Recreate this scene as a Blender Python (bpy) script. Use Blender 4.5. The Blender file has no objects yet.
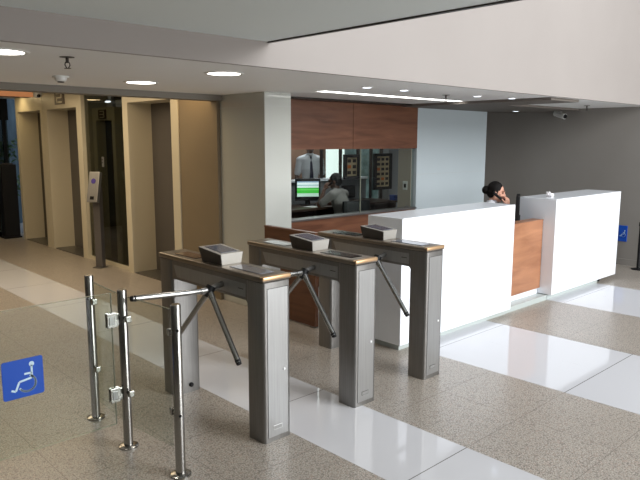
import bpy, bmesh, math, random
from mathutils import Vector, Matrix, Euler
random.seed(7)
PI = math.pi
scene = bpy.context.scene
COL = scene.collection

# ------------------------------------------------------------------ materials
def lin(c):
    return tuple(((v/255.0)/12.92 if v/255.0 <= 0.04045 else ((v/255.0+0.055)/1.055)**2.4) for v in c)

def mat(name, rgb, rough=0.5, metal=0.0, spec=0.5, coat=0.0):
    m = bpy.data.materials.new(name); m.use_nodes = True
    b = m.node_tree.nodes['Principled BSDF']
    b.inputs['Base Color'].default_value = (*lin(rgb), 1)
    b.inputs['Roughness'].default_value = rough
    b.inputs['Metallic'].default_value = metal
    b.inputs['Specular IOR Level'].default_value = spec
    b.inputs['Coat Weight'].default_value = coat
    b.inputs['Coat Roughness'].default_value = 0.05
    return m

def nodes(m):
    nt = m.node_tree
    return nt, nt.nodes, nt.links, nt.nodes['Principled BSDF']

def mottled(name, rgb, rgb2, scale=3.0, rough=0.6, bump=0.0, metal=0.0, stretch=(1,1,1), coat=0.0, spec=0.5):
    m = mat(name, rgb, rough, metal, spec, coat)
    nt, N, L, b = nodes(m)
    tc = N.new('ShaderNodeTexCoord'); mp = N.new('ShaderNodeMapping')
    mp.inputs['Scale'].default_value = stretch
    nz = N.new('ShaderNodeTexNoise'); nz.inputs['Scale'].default_value = scale; nz.inputs['Detail'].default_value = 5
    cr = N.new('ShaderNodeValToRGB')
    cr.color_ramp.elements[0].color = (*lin(rgb), 1); cr.color_ramp.elements[1].color = (*lin(rgb2), 1)
    cr.color_ramp.elements[0].position = 0.3; cr.color_ramp.elements[1].position = 0.7
    L.new(tc.outputs['Object'], mp.inputs['Vector']); L.new(mp.outputs['Vector'], nz.inputs['Vector'])
    L.new(nz.outputs['Fac'], cr.inputs['Fac']); L.new(cr.outputs['Color'], b.inputs['Base Color'])
    if bump:
        bp = N.new('ShaderNodeBump'); bp.inputs['Strength'].default_value = bump
        L.new(nz.outputs['Fac'], bp.inputs['Height']); L.new(bp.outputs['Normal'], b.inputs['Normal'])
    return m

def emit(name, rgb, strength):
    m = mat(name, rgb, 0.5)
    b = m.node_tree.nodes['Principled BSDF']
    b.inputs['Emission Color'].default_value = (*lin(rgb), 1)
    b.inputs['Emission Strength'].default_value = strength
    return m

def glass(name, rgb, rough=0.0, dark=None, mixf=0.1):
    """thin architectural glass: transparent with a Fresnel reflection"""
    m = bpy.data.materials.new(name); m.use_nodes = True
    nt = m.node_tree; N = nt.nodes; L = nt.links
    for n in list(N):
        if n.type != 'OUTPUT_MATERIAL': N.remove(n)
    out = [n for n in N if n.type == 'OUTPUT_MATERIAL'][0]
    tr = N.new('ShaderNodeBsdfTransparent'); tr.inputs['Color'].default_value = (*lin(rgb), 1)
    gl = N.new('ShaderNodeBsdfGlossy'); gl.inputs['Roughness'].default_value = rough
    fr = N.new('ShaderNodeFresnel'); fr.inputs['IOR'].default_value = 1.45
    mx = N.new('ShaderNodeMixShader')
    ge = N.new('ShaderNodeNewGeometry'); mm = N.new('ShaderNodeMath'); mm.operation = 'SUBTRACT'; mm.inputs[0].default_value = 1.0
    m2 = N.new('ShaderNodeMath'); m2.operation = 'MULTIPLY'
    L.new(ge.outputs['Backfacing'], mm.inputs[1]); L.new(mm.outputs[0], m2.inputs[0]); L.new(fr.outputs['Fac'], m2.inputs[1])
    L.new(m2.outputs[0], mx.inputs['Fac']); L.new(tr.outputs['BSDF'], mx.inputs[1]); L.new(gl.outputs['BSDF'], mx.inputs[2])
    L.new(mx.outputs['Shader'], out.inputs['Surface'])
    return m

def floor_material():
    m = mat('granite_and_white_tile', (140,130,120), 0.3)
    nt, N, L, b = nodes(m)
    tc = N.new('ShaderNodeTexCoord'); sx = N.new('ShaderNodeSeparateXYZ'); L.new(tc.outputs['Object'], sx.inputs['Vector'])
    def math_(op, a, bval=None, c=None):
        n = N.new('ShaderNodeMath'); n.operation = op
        for i, v in enumerate((a, bval, c)):
            if v is None: continue
            if isinstance(v, (int, float)): n.inputs[i].default_value = v
            else: L.new(v, n.inputs[i])
        return n.outputs[0]
    X, Y = sx.outputs['X'], sx.outputs['Y']
    def between(v, a, c): return math_('MULTIPLY', math_('GREATER_THAN', v, a), math_('LESS_THAN', v, c))
    white = math_('MAXIMUM', math_('MAXIMUM', between(X, 2.42, 3.035), between(X, 4.25, 5.46)), between(X, 6.70, 7.96))
    def joint(v, off, per, w):
        f = math_('FRACT', math_('DIVIDE', math_('SUBTRACT', v, off), per))
        d = math_('MULTIPLY', math_('MINIMUM', f, math_('SUBTRACT', 1.0, f)), per)
        return math_('LESS_THAN', d, w)
    jw = math_('MAXIMUM', joint(Y, 1.97, 1.21, 0.003), math_('MAXIMUM', joint(X, 2.42, 0.615, 0.0001), math_('LESS_THAN', math_('ABSOLUTE', math_('SUBTRACT', X, 5.46)), 0.003)))
    jg = math_('MAXIMUM', joint(Y, 1.97, 0.6, 0.0022), joint(X, 1.81, 0.61, 0.0022))
    n1 = N.new('ShaderNodeTexNoise'); n1.inputs['Scale'].default_value = 125; n1.inputs['Detail'].default_value = 3
    n2 = N.new('ShaderNodeTexVoronoi'); n2.inputs['Scale'].default_value = 115
    n3 = N.new('ShaderNodeTexNoise'); n3.inputs['Scale'].default_value = 2.2; n3.inputs['Detail'].default_value = 3
    for n in (n1, n2, n3): L.new(tc.outputs['Object'], n.inputs['Vector'])
    cr = N.new('ShaderNodeValToRGB')
    e = cr.color_ramp.elements
    e[0].position = 0.33; e[0].color = (*lin((92,84,76)), 1)
    e[1].position = 0.68; e[1].color = (*lin((212,204,192)), 1)
    el = e.new(0.47); el.color = (*lin((155,147,137)), 1)
    L.new(n1.outputs['Fac'], cr.inputs['Fac'])
    def mixc(f, a, bb, blend='MIX'):
        n = N.new('ShaderNodeMix'); n.data_type = 'RGBA'; n.blend_type = blend
        for s, v in ((n.inputs[0], f), (n.inputs[6], a), (n.inputs[7], bb)):
            if isinstance(v, (int, float)): s.default_value = v
            elif isinstance(v, tuple): s.default_value = (*v, 1)
            else: L.new(v, s)
        return n.outputs[2]
    cell = N.new('ShaderNodeSeparateColor'); L.new(n2.outputs['Color'], cell.inputs['Color'])
    dark = math_('MULTIPLY', math_('GREATER_THAN', cell.outputs[0], 0.82), 0.6)
    g = mixc(dark, cr.outputs['Color'], lin((66,58,54)))
    pinkish = math_('MULTIPLY', math_('LESS_THAN', cell.outputs[1], 0.12), 0.45)
    g = mixc(pinkish, g, lin((178,150,134)))
    g = mixc(math_('MULTIPLY', n3.outputs['Fac'], 0.5), g, lin((148,140,130)), 'MIX')
    g = mixc(math_('MULTIPLY', jg, 0.55), g, lin((70,63,56)))
    w = mixc(jw, lin((204,204,207)), lin((112,110,108)))
    c = mixc(white, g, w)
    L.new(c, b.inputs['Base Color'])
    r = math_('SUBTRACT', 0.24, math_('MULTIPLY', white, 0.17))
    r = math_('ADD', r, math_('MULTIPLY', math_('SUBTRACT', 1.0, white), math_('MULTIPLY', n1.outputs['Fac'], 0.16)))
    L.new(r, b.inputs['Roughness'])
    b.inputs['Specular IOR Level'].default_value = 0.5
    return m

def wood(name, a, c, grain=(1.2, 12, 22), rough=0.35):
    m = mat(name, a, rough, 0, 0.5)
    nt, N, L, b = nodes(m)
    tc = N.new('ShaderNodeTexCoord'); mp = N.new('ShaderNodeMapping'); mp.inputs['Scale'].default_value = grain
    nz = N.new('ShaderNodeTexNoise'); nz.inputs['Scale'].default_value = 1.6; nz.inputs['Detail'].default_value = 8; nz.inputs['Distortion'].default_value = 0.6
    cr = N.new('ShaderNodeValToRGB')
    cr.color_ramp.elements[0].position = 0.3; cr.color_ramp.elements[0].color = (*lin(a), 1)
    cr.color_ramp.elements[1].position = 0.72; cr.color_ramp.elements[1].color = (*lin(c), 1)
    L.new(tc.outputs['Object'], mp.inputs['Vector']); L.new(mp.outputs['Vector'], nz.inputs['Vector'])
    L.new(nz.outputs['Fac'], cr.inputs['Fac']); L.new(cr.outputs['Color'], b.inputs['Base Color'])
    return m

M = {}
M['floor'] = floor_material()
M['slab'] = mottled('upper_ceiling_paint', (220,227,225), (225,232,230), 0.8, 0.8)
M['ceil'] = mottled('ceiling_paint', (238,238,236), (241,241,239), 0.8, 0.7)
M['bulk'] = mottled('bulkhead_paint', (148,141,136), (153,146,141), 1.0, 0.75)
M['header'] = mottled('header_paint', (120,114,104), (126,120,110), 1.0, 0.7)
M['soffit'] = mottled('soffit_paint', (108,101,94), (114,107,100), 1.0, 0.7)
M['darkwall'] = mottled('charcoal_wall_paint', (131,126,120), (137,132,126), 1.2, 0.55)
M['tan'] = mottled('tan_wall_covering', (126,112,90), (132,118,95), 1.5, 0.6)
M['light_block'] = mottled('light_block_paint', (84,80,75), (90,86,81), 1.0, 0.7)
M['cream'] = mottled('cream_lacquer', (208,200,178), (214,206,184), 1.0, 0.35)
M['cladding'] = mottled('glossy_column_cladding', (184,186,180), (188,190,184), 0.8, 0.08, coat=0.3)
M['cladding2'] = mottled('pale_blue_cladding', (178,188,192), (184,194,198), 0.8, 0.3)
M['joint'] = mat('cladding_joint', (182,184,182), 0.5)
M['white'] = mottled('white_solid_surface', (236,239,244), (239,242,247), 0.6, 0.22)
M['plinth'] = mat('pale_green_plinth', (182,190,187), 0.25)
M['black'] = mat('black_plastic', (16,16,18), 0.5, 0, 0.3)
M['blackgloss'] = mat('black_gloss', (12,12,14), 0.1)
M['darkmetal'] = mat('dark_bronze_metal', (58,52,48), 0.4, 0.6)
M['wood'] = wood('red_brown_wood', (90,55,38), (124,82,60), (1.0, 8, 9))
M['wood2'] = wood('counter_wood', (146,98,70), (180,128,94), (1.0, 6, 7))
M['wooddark'] = wood('gate_wood', (84,52,34), (112,72,48), (8, 1.4, 14))
M['doorgrey'] = mottled('lift_door_metal', (96,92,90), (102,98,96), 2.0, 0.35, metal=0.3)
M['doordark'] = mottled('dark_lift_door', (48,44,38), (54,50,44), 2.0, 0.35)
M['olive'] = mottled('dim_portal_paint', (200,194,170), (206,200,176), 1.0, 0.45)
M['steel'] = mottled('brushed_steel', (128,126,123), (138,136,133), 6.0, 0.36, metal=0.85, stretch=(14,14,0.6))
M['steelpanel'] = mottled('brushed_steel_panel', (156,156,155), (166,166,165), 6.0, 0.38, metal=0.75, stretch=(16,16,0.5))
M['steeltop'] = mottled('worn_steel_lid', (128,118,106), (140,130,118), 5.0, 0.34, metal=0.8, stretch=(14,1,14))
M['edge_sheen'] = mottled('warm_sheen_edge', (198,162,122), (210,175,135), 6.0, 0.3, metal=0.7)  # warm colour imitates a reflection on the steel lid edge
M['chrome'] = mat('polished_steel', (168,166,162), 0.22, 1.0)
M['reader'] = mottled('reader_housing', (168,165,158), (176,173,166), 8.0, 0.42, metal=0.5)
M['readerdark'] = mat('reader_dark_face', (62,58,54), 0.45, 0.3)
M['disp_blue'] = mat('dull_blue_display', (88,92,104), 0.12)
M['disp_dark'] = mat('black_display', (18,17,18), 0.2, 0, 0.2)
M['disp_red'] = mat('reddish_display', (82,56,46), 0.15)
M['disp_pale'] = mat('pale_display', (176,182,184), 0.15)
M['seam'] = mat('seam_line', (62,60,58), 0.6)
M['plate'] = mat('maker_plate_grey', (150,150,148), 0.4, 0.4)
M['platelight'] = mat('maker_plate_light', (225,225,225), 0.4)
M['glass'] = glass('clear_glass', (246,249,246))
M['glassedge'] = mat('green_glass_edge', (128,132,116), 0.2)
M['boothglass'] = glass('booth_glass', (240,244,242))
M['tint'] = glass('dark_tinted_glass', (196,197,192))
M['blue'] = mat('sign_blue', (4,74,178), 0.45)
M['signwhite'] = mat('sign_white', (200,225,240), 0.4)
M['light'] = emit('lamp_diffuser', (255,250,240), 9.0)
M['lightwarm'] = emit('warm_lamp_diffuser', (255,226,170), 9.0)
M['lightcool'] = emit('cool_lamp_diffuser', (225,235,250), 5.0)
M['strip'] = emit('light_slot', (255,255,250), 6.0)
M['orange'] = mottled('orange_timber_beam', (120,76,42), (132,86,50), 2.0, 0.5)
M['signbrown'] = mat('number_plate_brown', (70,50,36), 0.4)
M['purple'] = mat('purple_disc', (70,56,140), 0.4)
M['shirt'] = mat('white_shirt', (226,228,234), 0.8)
M['shirtgrey'] = mat('grey_shirt', (126,122,118), 0.8)
M['skin'] = mat('skin_light', (214,160,136), 0.5)
M['skindark'] = mat('skin_brown', (92,62,48), 0.5)
M['hair'] = mat('black_hair', (15,12,11), 0.7, 0, 0.2)
M['tie'] = mat('navy_tie', (22,26,58), 0.6)
M['trouser'] = mat('dark_trousers', (30,30,36), 0.8)
M['shoe'] = mat('black_shoe', (16,15,15), 0.3)
M['lips'] = mat('red_lips', (165,50,55), 0.4)
M['eye'] = mat('dark_eye', (25,18,16), 0.2)
M['paper'] = mat('white_paper', (232,228,228), 0.7)
M['greydesk'] = mottled('grey_half_wall', (120,122,124), (128,130,132), 1.0, 0.6)
M['boothwall'] = mottled('booth_grey_paint', (140,136,130), (146,142,136), 1.0, 0.65)
M['brownwall'] = mottled('brown_booth_wall', (112,84,66), (122,92,72), 1.0, 0.6)
M['beigejamb'] = mottled('beige_jamb_paint', (176,166,152), (182,172,158), 1.0, 0.6)
M['boardbeige'] = mat('key_board_beige', (206,186,148), 0.6)
M['slotdark'] = mat('slot_dark', (48,36,28), 0.5)
M['slotorange'] = mat('slot_orange', (222,120,50), 0.5)
M['leaf'] = mottled('dark_green_leaf', (34,66,36), (52,92,48), 9.0, 0.5)
M['stem'] = mat('plant_stem', (70,56,40), 0.7)
M['dusk'] = mottled('dusk_blue_backdrop', (60,78,96), (96,120,138), 2.5, 0.8, stretch=(3,1,.6))
M['daywhite'] = emit('daylight_glow', (240,246,246), 1.3)  # glow stands in for daylight beyond the booth window
M['daygreen'] = mottled('garden_wall', (70,96,92), (170,190,192), 3.2, 0.8)
M['tower'] = mat('tower_block_blue', (30,60,120), 0.5)
M['deskbrown'] = mottled('dark_desk_wood', (58,40,32), (72,50,40), 3.0, 0.4)
M['knob'] = mat('plastic_white', (222,222,218), 0.4)

# screen with green bars
def screen_material():
    m = mat('monitor_picture', (235,240,240), 0.3)
    nt, N, L, b = nodes(m)
    tc = N.new('ShaderNodeTexCoord'); sx = N.new('ShaderNodeSeparateXYZ'); L.new(tc.outputs['Object'], sx.inputs[0])
    cr = N.new('ShaderNodeValToRGB'); cr.color_ramp.interpolation = 'CONSTANT'
    mr = N.new('ShaderNodeMapRange'); mr.inputs['From Min'].default_value = -0.12; mr.inputs['From Max'].default_value = 0.12
    L.new(sx.outputs['Z'], mr.inputs['Value']); L.new(mr.outputs[0], cr.inputs['Fac'])
    e = cr.color_ramp.elements
    e[0].position = 0.0; e[0].color = (*lin((190,220,205)), 1)
    e[1].position = 0.22; e[1].color = (*lin((60,190,60)), 1)
    for p, c in ((0.42, (120,215,110)), (0.48, (60,185,60)), (0.58, (215,230,230)), (0.72, (150,185,190)), (0.78, (225,238,238)), (0.92, (140,165,190))):
        x = e.new(p); x.color = (*lin(c), 1)
    L.new(cr.outputs['Color'], b.inputs['Base Color']); L.new(cr.outputs['Color'], b.inputs['Emission Color'])
    b.inputs['Emission Strength'].default_value = 0.75
    return m
M['screen'] = screen_material()

# ------------------------------------------------------------------ mesh helpers
def T(loc=(0,0,0), rot=(0,0,0)):
    return Matrix.Translation(loc) @ Euler(rot).to_matrix().to_4x4()

class MB:
    def __init__(self): self.bm = bmesh.new()
    def box(self, lo, hi, bev=0.0, seg=2, mx=None, edges=None):
        b = bmesh.new()
        bmesh.ops.create_cube(b, size=1)
        for v in b.verts:
            v.co = Vector([lo[i] + (v.co[i]+0.5)*(hi[i]-lo[i]) for i in range(3)])
        if bev:
            es = b.edges[:]
            if edges == 'z': es = [e for e in es if abs(e.verts[0].co.z-e.verts[1].co.z) > 1e-6]
            bmesh.ops.bevel(b, geom=es, offset=bev, segments=seg, affect='EDGES', profile=0.5)
        return self._add(b, mx)
    def _add(self, b, mx=None):
        if mx is not None: bmesh.ops.transform(b, matrix=mx, verts=b.verts)
        me = bpy.data.meshes.new('tmp'); b.to_mesh(me); b.free()
        self.bm.from_mesh(me); bpy.data.meshes.remove(me)
        return self
    def hexa(self, pts):
        """8 points: bottom ring 0-3, top ring 4-7"""
        b = bmesh.new(); v = [b.verts.new(p) for p in pts]
        for f in ((3,2,1,0),(4,5,6,7),(0,1,5,4),(1,2,6,5),(2,3,7,6),(3,0,4,7)): b.faces.new([v[i] for i in f])
        bmesh.ops.recalc_face_normals(b, faces=b.faces)
        return self._add(b)
    def prism(self, poly, axis, a, c, mx=None):
        b = bmesh.new()
        def P(u, v, w):
            return {'x': (w,u,v), 'y': (u,w,v), 'z': (u,v,w)}[axis]
        lo = [b.verts.new(P(u,v,a)) for u,v in poly]; hi = [b.verts.new(P(u,v,c)) for u,v in poly]
        b.faces.new(lo); b.faces.new(hi[::-1]); n = len(poly)
        for i in range(n): b.faces.new((lo[i], hi[i], hi[(i+1)%n], lo[(i+1)%n]))
        bmesh.ops.recalc_face_normals(b, faces=b.faces)
        return self._add(b, mx)
    def cyl(self, p0, p1, r0, r1=None, n=20, caps=True):
        r1 = r0 if r1 is None else r1
        p0, p1 = Vector(p0), Vector(p1); d = p1-p0
        b = bmesh.new()
        bmesh.ops.create_cone(b, cap_ends=caps, segments=n, radius1=r0, radius2=r1, depth=d.length)
        q = Vector((0,0,1)).rotation_difference(d.normalized()).to_matrix().to_4x4()
        return self._add(b, Matrix.Translation((p0+p1)/2) @ q)
    def lathe(self, prof, loc=(0,0,0), rot=(0,0,0), n=28):
        """prof: list of (r, z) from bottom to top"""
        b = bmesh.new(); rings = []
        for r, z in prof:
            rings.append([b.verts.new((r*math.cos(2*PI*i/n), r*math.sin(2*PI*i/n), z)) for i in range(n)])
        for a, c in zip(rings, rings[1:]):
            for i in range(n): b.faces.new((a[i], a[(i+1)%n], c[(i+1)%n], c[i]))
        b.faces.new(rings[0][::-1]); b.faces.new(rings[-1])
        return self._add(b, T(loc, rot))
    def ball(self, c, r, rot=(0,0,0), u=16, v=12):
        b = bmesh.new(); bmesh.ops.create_uvsphere(b, u_segments=u, v_segments=v, radius=1)
        r = (r,r,r) if isinstance(r, (int,float)) else r
        return self._add(b, T(c, rot) @ Matrix.Diagonal((*r, 1)))
    def chain(self, pts, rad, n=12):
        for i in range(len(pts)-1):
            self.cyl(pts[i], pts[i+1], rad[i], rad[i+1], n)
        for p, r in zip(pts, rad): self.ball(p, r, u=n, v=8)
        return self
    def tube(self, pts, r, n=10):
        return self.chain([Vector(p) for p in pts], [r]*len(pts), n)

def obj(name, mb, material, parent=None, smooth=False, loc=None):
    me = bpy.data.meshes.new(name)
    if loc is not None: bmesh.ops.translate(mb.bm, vec=-Vector(loc), verts=mb.bm.verts)
    bmesh.ops.recalc_face_normals(mb.bm, faces=mb.bm.faces)
    mb.bm.to_mesh(me); mb.bm.free()
    me.materials.append(material)
    if smooth:
        for p in me.polygons: p.use_smooth = True
    o = bpy.data.objects.new(name, me); COL.objects.link(o)
    if loc is not None: o.location = loc
    if smooth and len(me.polygons):
        try: me.set_sharp_from_angle(angle=math.radians(35))
        except Exception: pass
    if parent is not None:
        o.parent = parent
    return o

def thing(name, label, cat, loc=(0,0,0), rotz=0.0, group=None):
    o = bpy.data.objects.new(name, None); COL.objects.link(o)
    o.empty_display_size = 0.1
    o.location = loc; o.rotation_euler = (0,0,rotz); o['label'] = label; o['category'] = cat
    if group: o['group'] = group
    return o
def tag(o, label, cat, group=None):
    o['label'] = label; o['category'] = cat
    if group: o['group'] = group
    return o
def struct(name, mb, m, label=None, cat=None, parent=None, **k):
    o = obj(name, mb, m, parent, **k)
    if parent is None:
        o['kind'] = 'structure'
        if label: o['label'] = label
        if cat: o['category'] = cat
    return o
def sempty(name, label, cat, loc=(0,0,0)):
    o = thing(name, label, cat, loc); o['kind'] = 'structure'; return o

ZC = 2.237           # ceiling over the lobby and reception
# ------------------------------------------------------------------ room shell
struct('light_block_entry', MB().box((-4.2,-8.2,0), (2.75,-8.0,2.40)), M['light_block'], 'unseen grey-brown wall added to keep sky light off the bulkhead', 'wall')  # unseen, added to shade the bulkhead from sky light
struct('light_block_left', MB().box((-4.2,-8,0), (-4.0,13,2.40)), M['light_block'], 'unseen grey-brown wall added to block sky light from the side', 'wall')  # unseen, added to cut sky light on turnstile sides and gate glass
struct('floor', MB().box((-7,-8,-0.12), (11.5,15,0)), M['floor'], 'speckled brown granite floor with bands of glossy white tiles', 'floor')
struct('ceiling_upper', MB().box((-7,-8,2.40), (2.755,3.41,2.62)), M['slab'], 'dull grey-green upper ceiling slab ending in a dark edge', 'ceiling')
struct('trim_1', MB().box((2.74,-8,2.392), (2.765,3.405,2.43)), M['darkmetal'], 'thin dark edge strip along the upper ceiling slab', 'trim')
struct('wall_bulkhead', MB().box((-7,3.41,ZC), (11.5,3.445,5.2)), M['bulk'], 'pale plastered bulkhead wall above the reception counter', 'wall')
c = MB()
c.box((-7,3.445,ZC), (4.41,5.80,ZC+0.2)); c.box((4.41,3.445,ZC), (9.6,4.60,ZC+0.2)); c.box((4.41,4.74,ZC), (9.6,5.62,ZC+0.2))
c.box((6.74,4.60,ZC), (9.6,4.74,ZC+0.2)); c.box((4.41,4.60,ZC+0.06), (6.74,4.74,ZC+0.2))
struct('ceiling', c, M['ceil'], 'white lower ceiling with downlights and a light slot', 'ceiling')
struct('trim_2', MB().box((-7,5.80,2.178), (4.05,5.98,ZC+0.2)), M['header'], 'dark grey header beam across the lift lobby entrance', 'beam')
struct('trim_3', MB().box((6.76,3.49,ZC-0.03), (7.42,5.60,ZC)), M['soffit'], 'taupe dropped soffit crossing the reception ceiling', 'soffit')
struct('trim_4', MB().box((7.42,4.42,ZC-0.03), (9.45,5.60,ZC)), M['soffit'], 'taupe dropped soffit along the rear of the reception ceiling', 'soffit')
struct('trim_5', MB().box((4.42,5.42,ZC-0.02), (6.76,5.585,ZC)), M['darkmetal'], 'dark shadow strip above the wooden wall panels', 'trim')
struct('ceiling_lobby', MB().box((-1,5.98,2.52), (6.0,13.0,2.7)), M['cream'], 'cream lift lobby ceiling', 'ceiling')
struct('wall_back', MB().box((9.45,-8,0), (9.6,7.0,5.2)), M['darkwall'], 'charcoal grey rear wall behind the reception desk', 'wall')
struct('baseboard_back', MB().box((9.435,-8,0), (9.45,7.0,0.09)), M['darkwall'], 'grey baseboard along the charcoal wall', 'baseboard')
# column by the booth
col1 = struct('column', MB().box((4.05,5.09,0), (4.395,5.86,ZC), 0.004), M['cladding'], 'glossy off-white clad column beside the wooden booth panels', 'column')
jb = MB()
for z in (2.10,):
    jb.box((4.0475,5.088,z), (4.3955,5.862,z+0.0035))
obj('cladding_joint', jb, M['joint'], col1)
col2 = struct('column', MB().box((7.125,5.6,0), (8.84,5.92,ZC), 0.004), M['cladding2'], 'broad pale blue-grey clad column behind the reception counter', 'column')
jb = MB()
for z in (0.66, 1.30): jb.box((7.1225,5.5978,z), (8.8425,5.922,z+0.003))
obj('cladding_joint', jb, M['joint'], col2)
# booth
bw = struct('wall_booth_front', MB().box((4.395,5.6,1.66), (5.847,5.68,ZC)).box((5.853,5.6,1.66), (7.123,5.68,ZC)), M['wood'], 'red-brown wooden panels over the guard booth window', 'wall')
struct('wall_booth_base', MB().box((4.395,5.6,0), (7.112,5.70,0.83)), M['wood'], 'wooden lower front of the guard booth', 'wall')
led = MB().box((4.395,5.57,0.83), (7.112,5.74,0.85), 0.004)
struct('trim_6', led, M['doorgrey'], 'wooden ledge under the guard booth window', 'ledge')
win = sempty('window_1', 'clear glass front of the guard booth in two panes', 'window', (5.7,5.64,0.85))
for a, b_ in ((4.40,6.024), (6.036,7.11)):
    obj('pane', MB().box((a-5.7,-0.004,0.0), (b_-5.7,0.004,0.81)), M['boothglass'], win)
obj('glass_joint', MB().box((0.325,-0.006,0.0), (0.335,0.006,0.81)), M['glassedge'], win)
struct('wall_booth_jamb', MB().box((7.113,5.69,0), (7.1245,5.92,ZC)), M['beigejamb'], 'beige side wall of the guard booth with a switch', 'wall')
# booth rear (half wall, brown room, bright window, grey post)
struct('wall_booth_half', MB().box((6.0,7.8,0), (8.49,7.95,1.10)), M['greydesk'], 'grey half wall at the rear of the guard booth', 'wall')
struct('trim_7', MB().box((6.0,7.76,1.10), (8.5,8.0,1.135), 0.003), M['white'], 'white ledge on top of the grey half wall', 'ledge')
struct('wall_booth_rear', MB().box((7.0,9.2,0), (8.84,9.3,ZC)), M['brownwall'], 'brown rear wall behind the standing guard', 'wall')
struct('wall_booth_side', MB().box((4.395,5.98,0), (4.47,9.7,ZC)), M['boothwall'], 'grey side wall of the guard booth', 'wall')
struct('wall_booth_post', MB().box((8.99,7.7,0), (9.6,7.95,ZC)), M['greydesk'], 'dark grey door post inside the guard booth', 'wall')
struct('wall_booth_east', MB().box((9.6,5.92,0), (9.7,7.95,ZC)), M['boothwall'], 'grey end wall of the guard booth', 'wall')
struct('ceiling_booth', MB().box((4.395,5.68,ZC), (11.8,9.3,ZC+0.1)), M['ceil'], 'guard booth ceiling', 'ceiling')
w2 = sempty('window_2', 'bright glazing at the rear of the guard booth', 'window', (8.2,7.88,0))
fr = MB()
for x in (7.47,7.92,8.36,8.70,8.985): fr.box((x-8.2-0.012,-0.03,1.135 if x < 8.5 else 0.02), (x-8.2+0.012,0.03,ZC))
fr.box((8.52-8.2,-0.03,0.0), (8.99-8.2,0.03,0.04))
obj('window_frame', fr, M['darkmetal'], w2)
obj('pane', MB().box((7.48-8.2,-0.003,1.14), (8.51-8.2,0.003,ZC)).box((8.51-8.2,-0.003,0.04), (8.98-8.2,0.003,ZC)), M['boothglass'], w2)
struct('daylight_panel', MB().box((8.85,9.2,0), (9.36,9.3,ZC)), M['daywhite'], 'glowing white panel standing in for daylight through the booth window', 'wall')  # self-lit panel in place of real daylight
struct('wall_outside_garden', MB().box((9.37,9.2,0), (11.8,9.3,ZC)), M['daygreen'], 'grey-green blur of the garden through the booth window', 'wall')

# lift lobby: tan wall, lift portals, far glazing
struct('wall_lobby', MB().box((4.012,5.862,0), (4.30,6.63,2.52)), M['tan'], 'tan wall between the column and the first lift', 'wall')
def lift(n, y0, y1, o0, o1, label, door_m, frame_m, plate=None, x=4.0, xd=4.34, zo=2.24, digit=None, ztop=2.52):
    r = sempty('door_%d' % n, label, 'lift door', (x, (y0+y1)/2, 0))
    yc = (y0+y1)/2
    f = MB()
    f.box((0,y0-yc,0), (xd-x+0.08,o0-yc,ztop)); f.box((0,o1-yc,0), (xd-x+0.08,y1-yc,ztop))
    f.box((0,o0-yc,zo), (xd-x+0.08,o1-yc,ztop))
    obj('door_frame', f, frame_m, r)
    w = (o1-o0)/2; mid = (o0+o1)/2-yc
    for s in (0, 1):
        obj('door_panel', MB().box((xd-x, o0-yc+s*w+(0.002 if s else 0), 0.012), (xd-x+0.03, o0-yc+(s+1)*w-(0 if s else 0.002), zo+0.01)), door_m, r)
    obj('door_sill', MB().box((0.02,o0-yc,0), (xd-x+0.03,o1-yc,0.012)), M['steel'], r)
    if plate:
        py, pz, pw, ph = plate
        p = obj('number_plate', MB().box((-0.012,py-yc-pw/2,pz-ph/2), (0.001,py-yc+pw/2,pz+ph/2), 0.002), M['signbrown'], r)
        d = MB()
        s = pw*0.30; t = pw*0.11; q = ph*0.19; tz = ph*0.10
        segs = {'2': 'abged', '3': 'abgcd', '1': 'bc'}[digit]
        S = {'a': (-s,s,2*q-tz,2*q), 'g': (-s,s,-tz/2,tz/2), 'd': (-s,s,-2*q,-2*q+tz),
             'b': (-s,-s+t,0,2*q), 'c': (-s,-s+t,-2*q,0), 'f': (s-t,s,0,2*q), 'e': (s-t,s,-2*q,0)}
        for k in segs:
            a, b_, c_, e_ = S[k]
            d.box((-0.0150,py-yc+a,pz+c_), (-0.0115,py-yc+b_,pz+e_))
        obj('digit', d, M['cream'], p)
    return r
lift(1, 6.63, 8.0, 6.79, 7.86, 'cream lift portal with grey doors next to the tan wall', M['doorgrey'], M['cream'])
lift(2, 9.28, 10.735, 9.45, 10.58, 'cream lift portal with brown plate left of the dark glass', M['doorgrey'], M['cream'], (10.02,2.40,0.36,0.20), digit='2')
lift(3, 10.745, 12.0, 10.86, 11.9, 'dim cream lift portal with nearly black doors next to the far glazing', M['doordark'], M['cream'], ztop=2.52)
lift(4, 8.56, 9.27, 8.65, 9.15, 'dim narrow portal seen through the dark tinted glass', M['doordark'], M['olive'], (8.92,2.125,0.24,0.13), x=4.16, xd=4.3, zo=2.045, digit='3', ztop=2.22)
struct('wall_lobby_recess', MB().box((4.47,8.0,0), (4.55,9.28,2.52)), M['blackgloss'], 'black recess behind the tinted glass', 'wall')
wt = sempty('window_3', 'dark tinted glass screen between two lift portals', 'window', (4.06,8.64,0))
obj('pane', MB().box((-0.006,-0.64,0.05), (0.006,0.64,2.52)), M['tint'], wt)
obj('window_sill', MB().box((-0.025,-0.64,0), (0.03,0.64,0.05)), M['cream'], wt)
struct('light_block_lobby_side', MB().box((0.1,5.98,0), (0.25,13,2.52)), M['tan'], 'unseen tan side wall keeping sky light out of the lift lobby', 'wall')  # unseen, added to block outside light and close side views
wf = sempty('window_4', 'dark glazing at the far end of the lift lobby', 'window', (2.2,12.6,0))
f = MB()
for x in (-1.9,-0.9,0.1,1.0,1.78): f.box((x-0.03,-0.03,0), (x+0.03,0.03,2.2))
f.box((-1.95,-0.03,0), (1.85,0.03,0.08)); f.box((-1.95,-0.05,2.12), (1.85,0.05,2.5))
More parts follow.
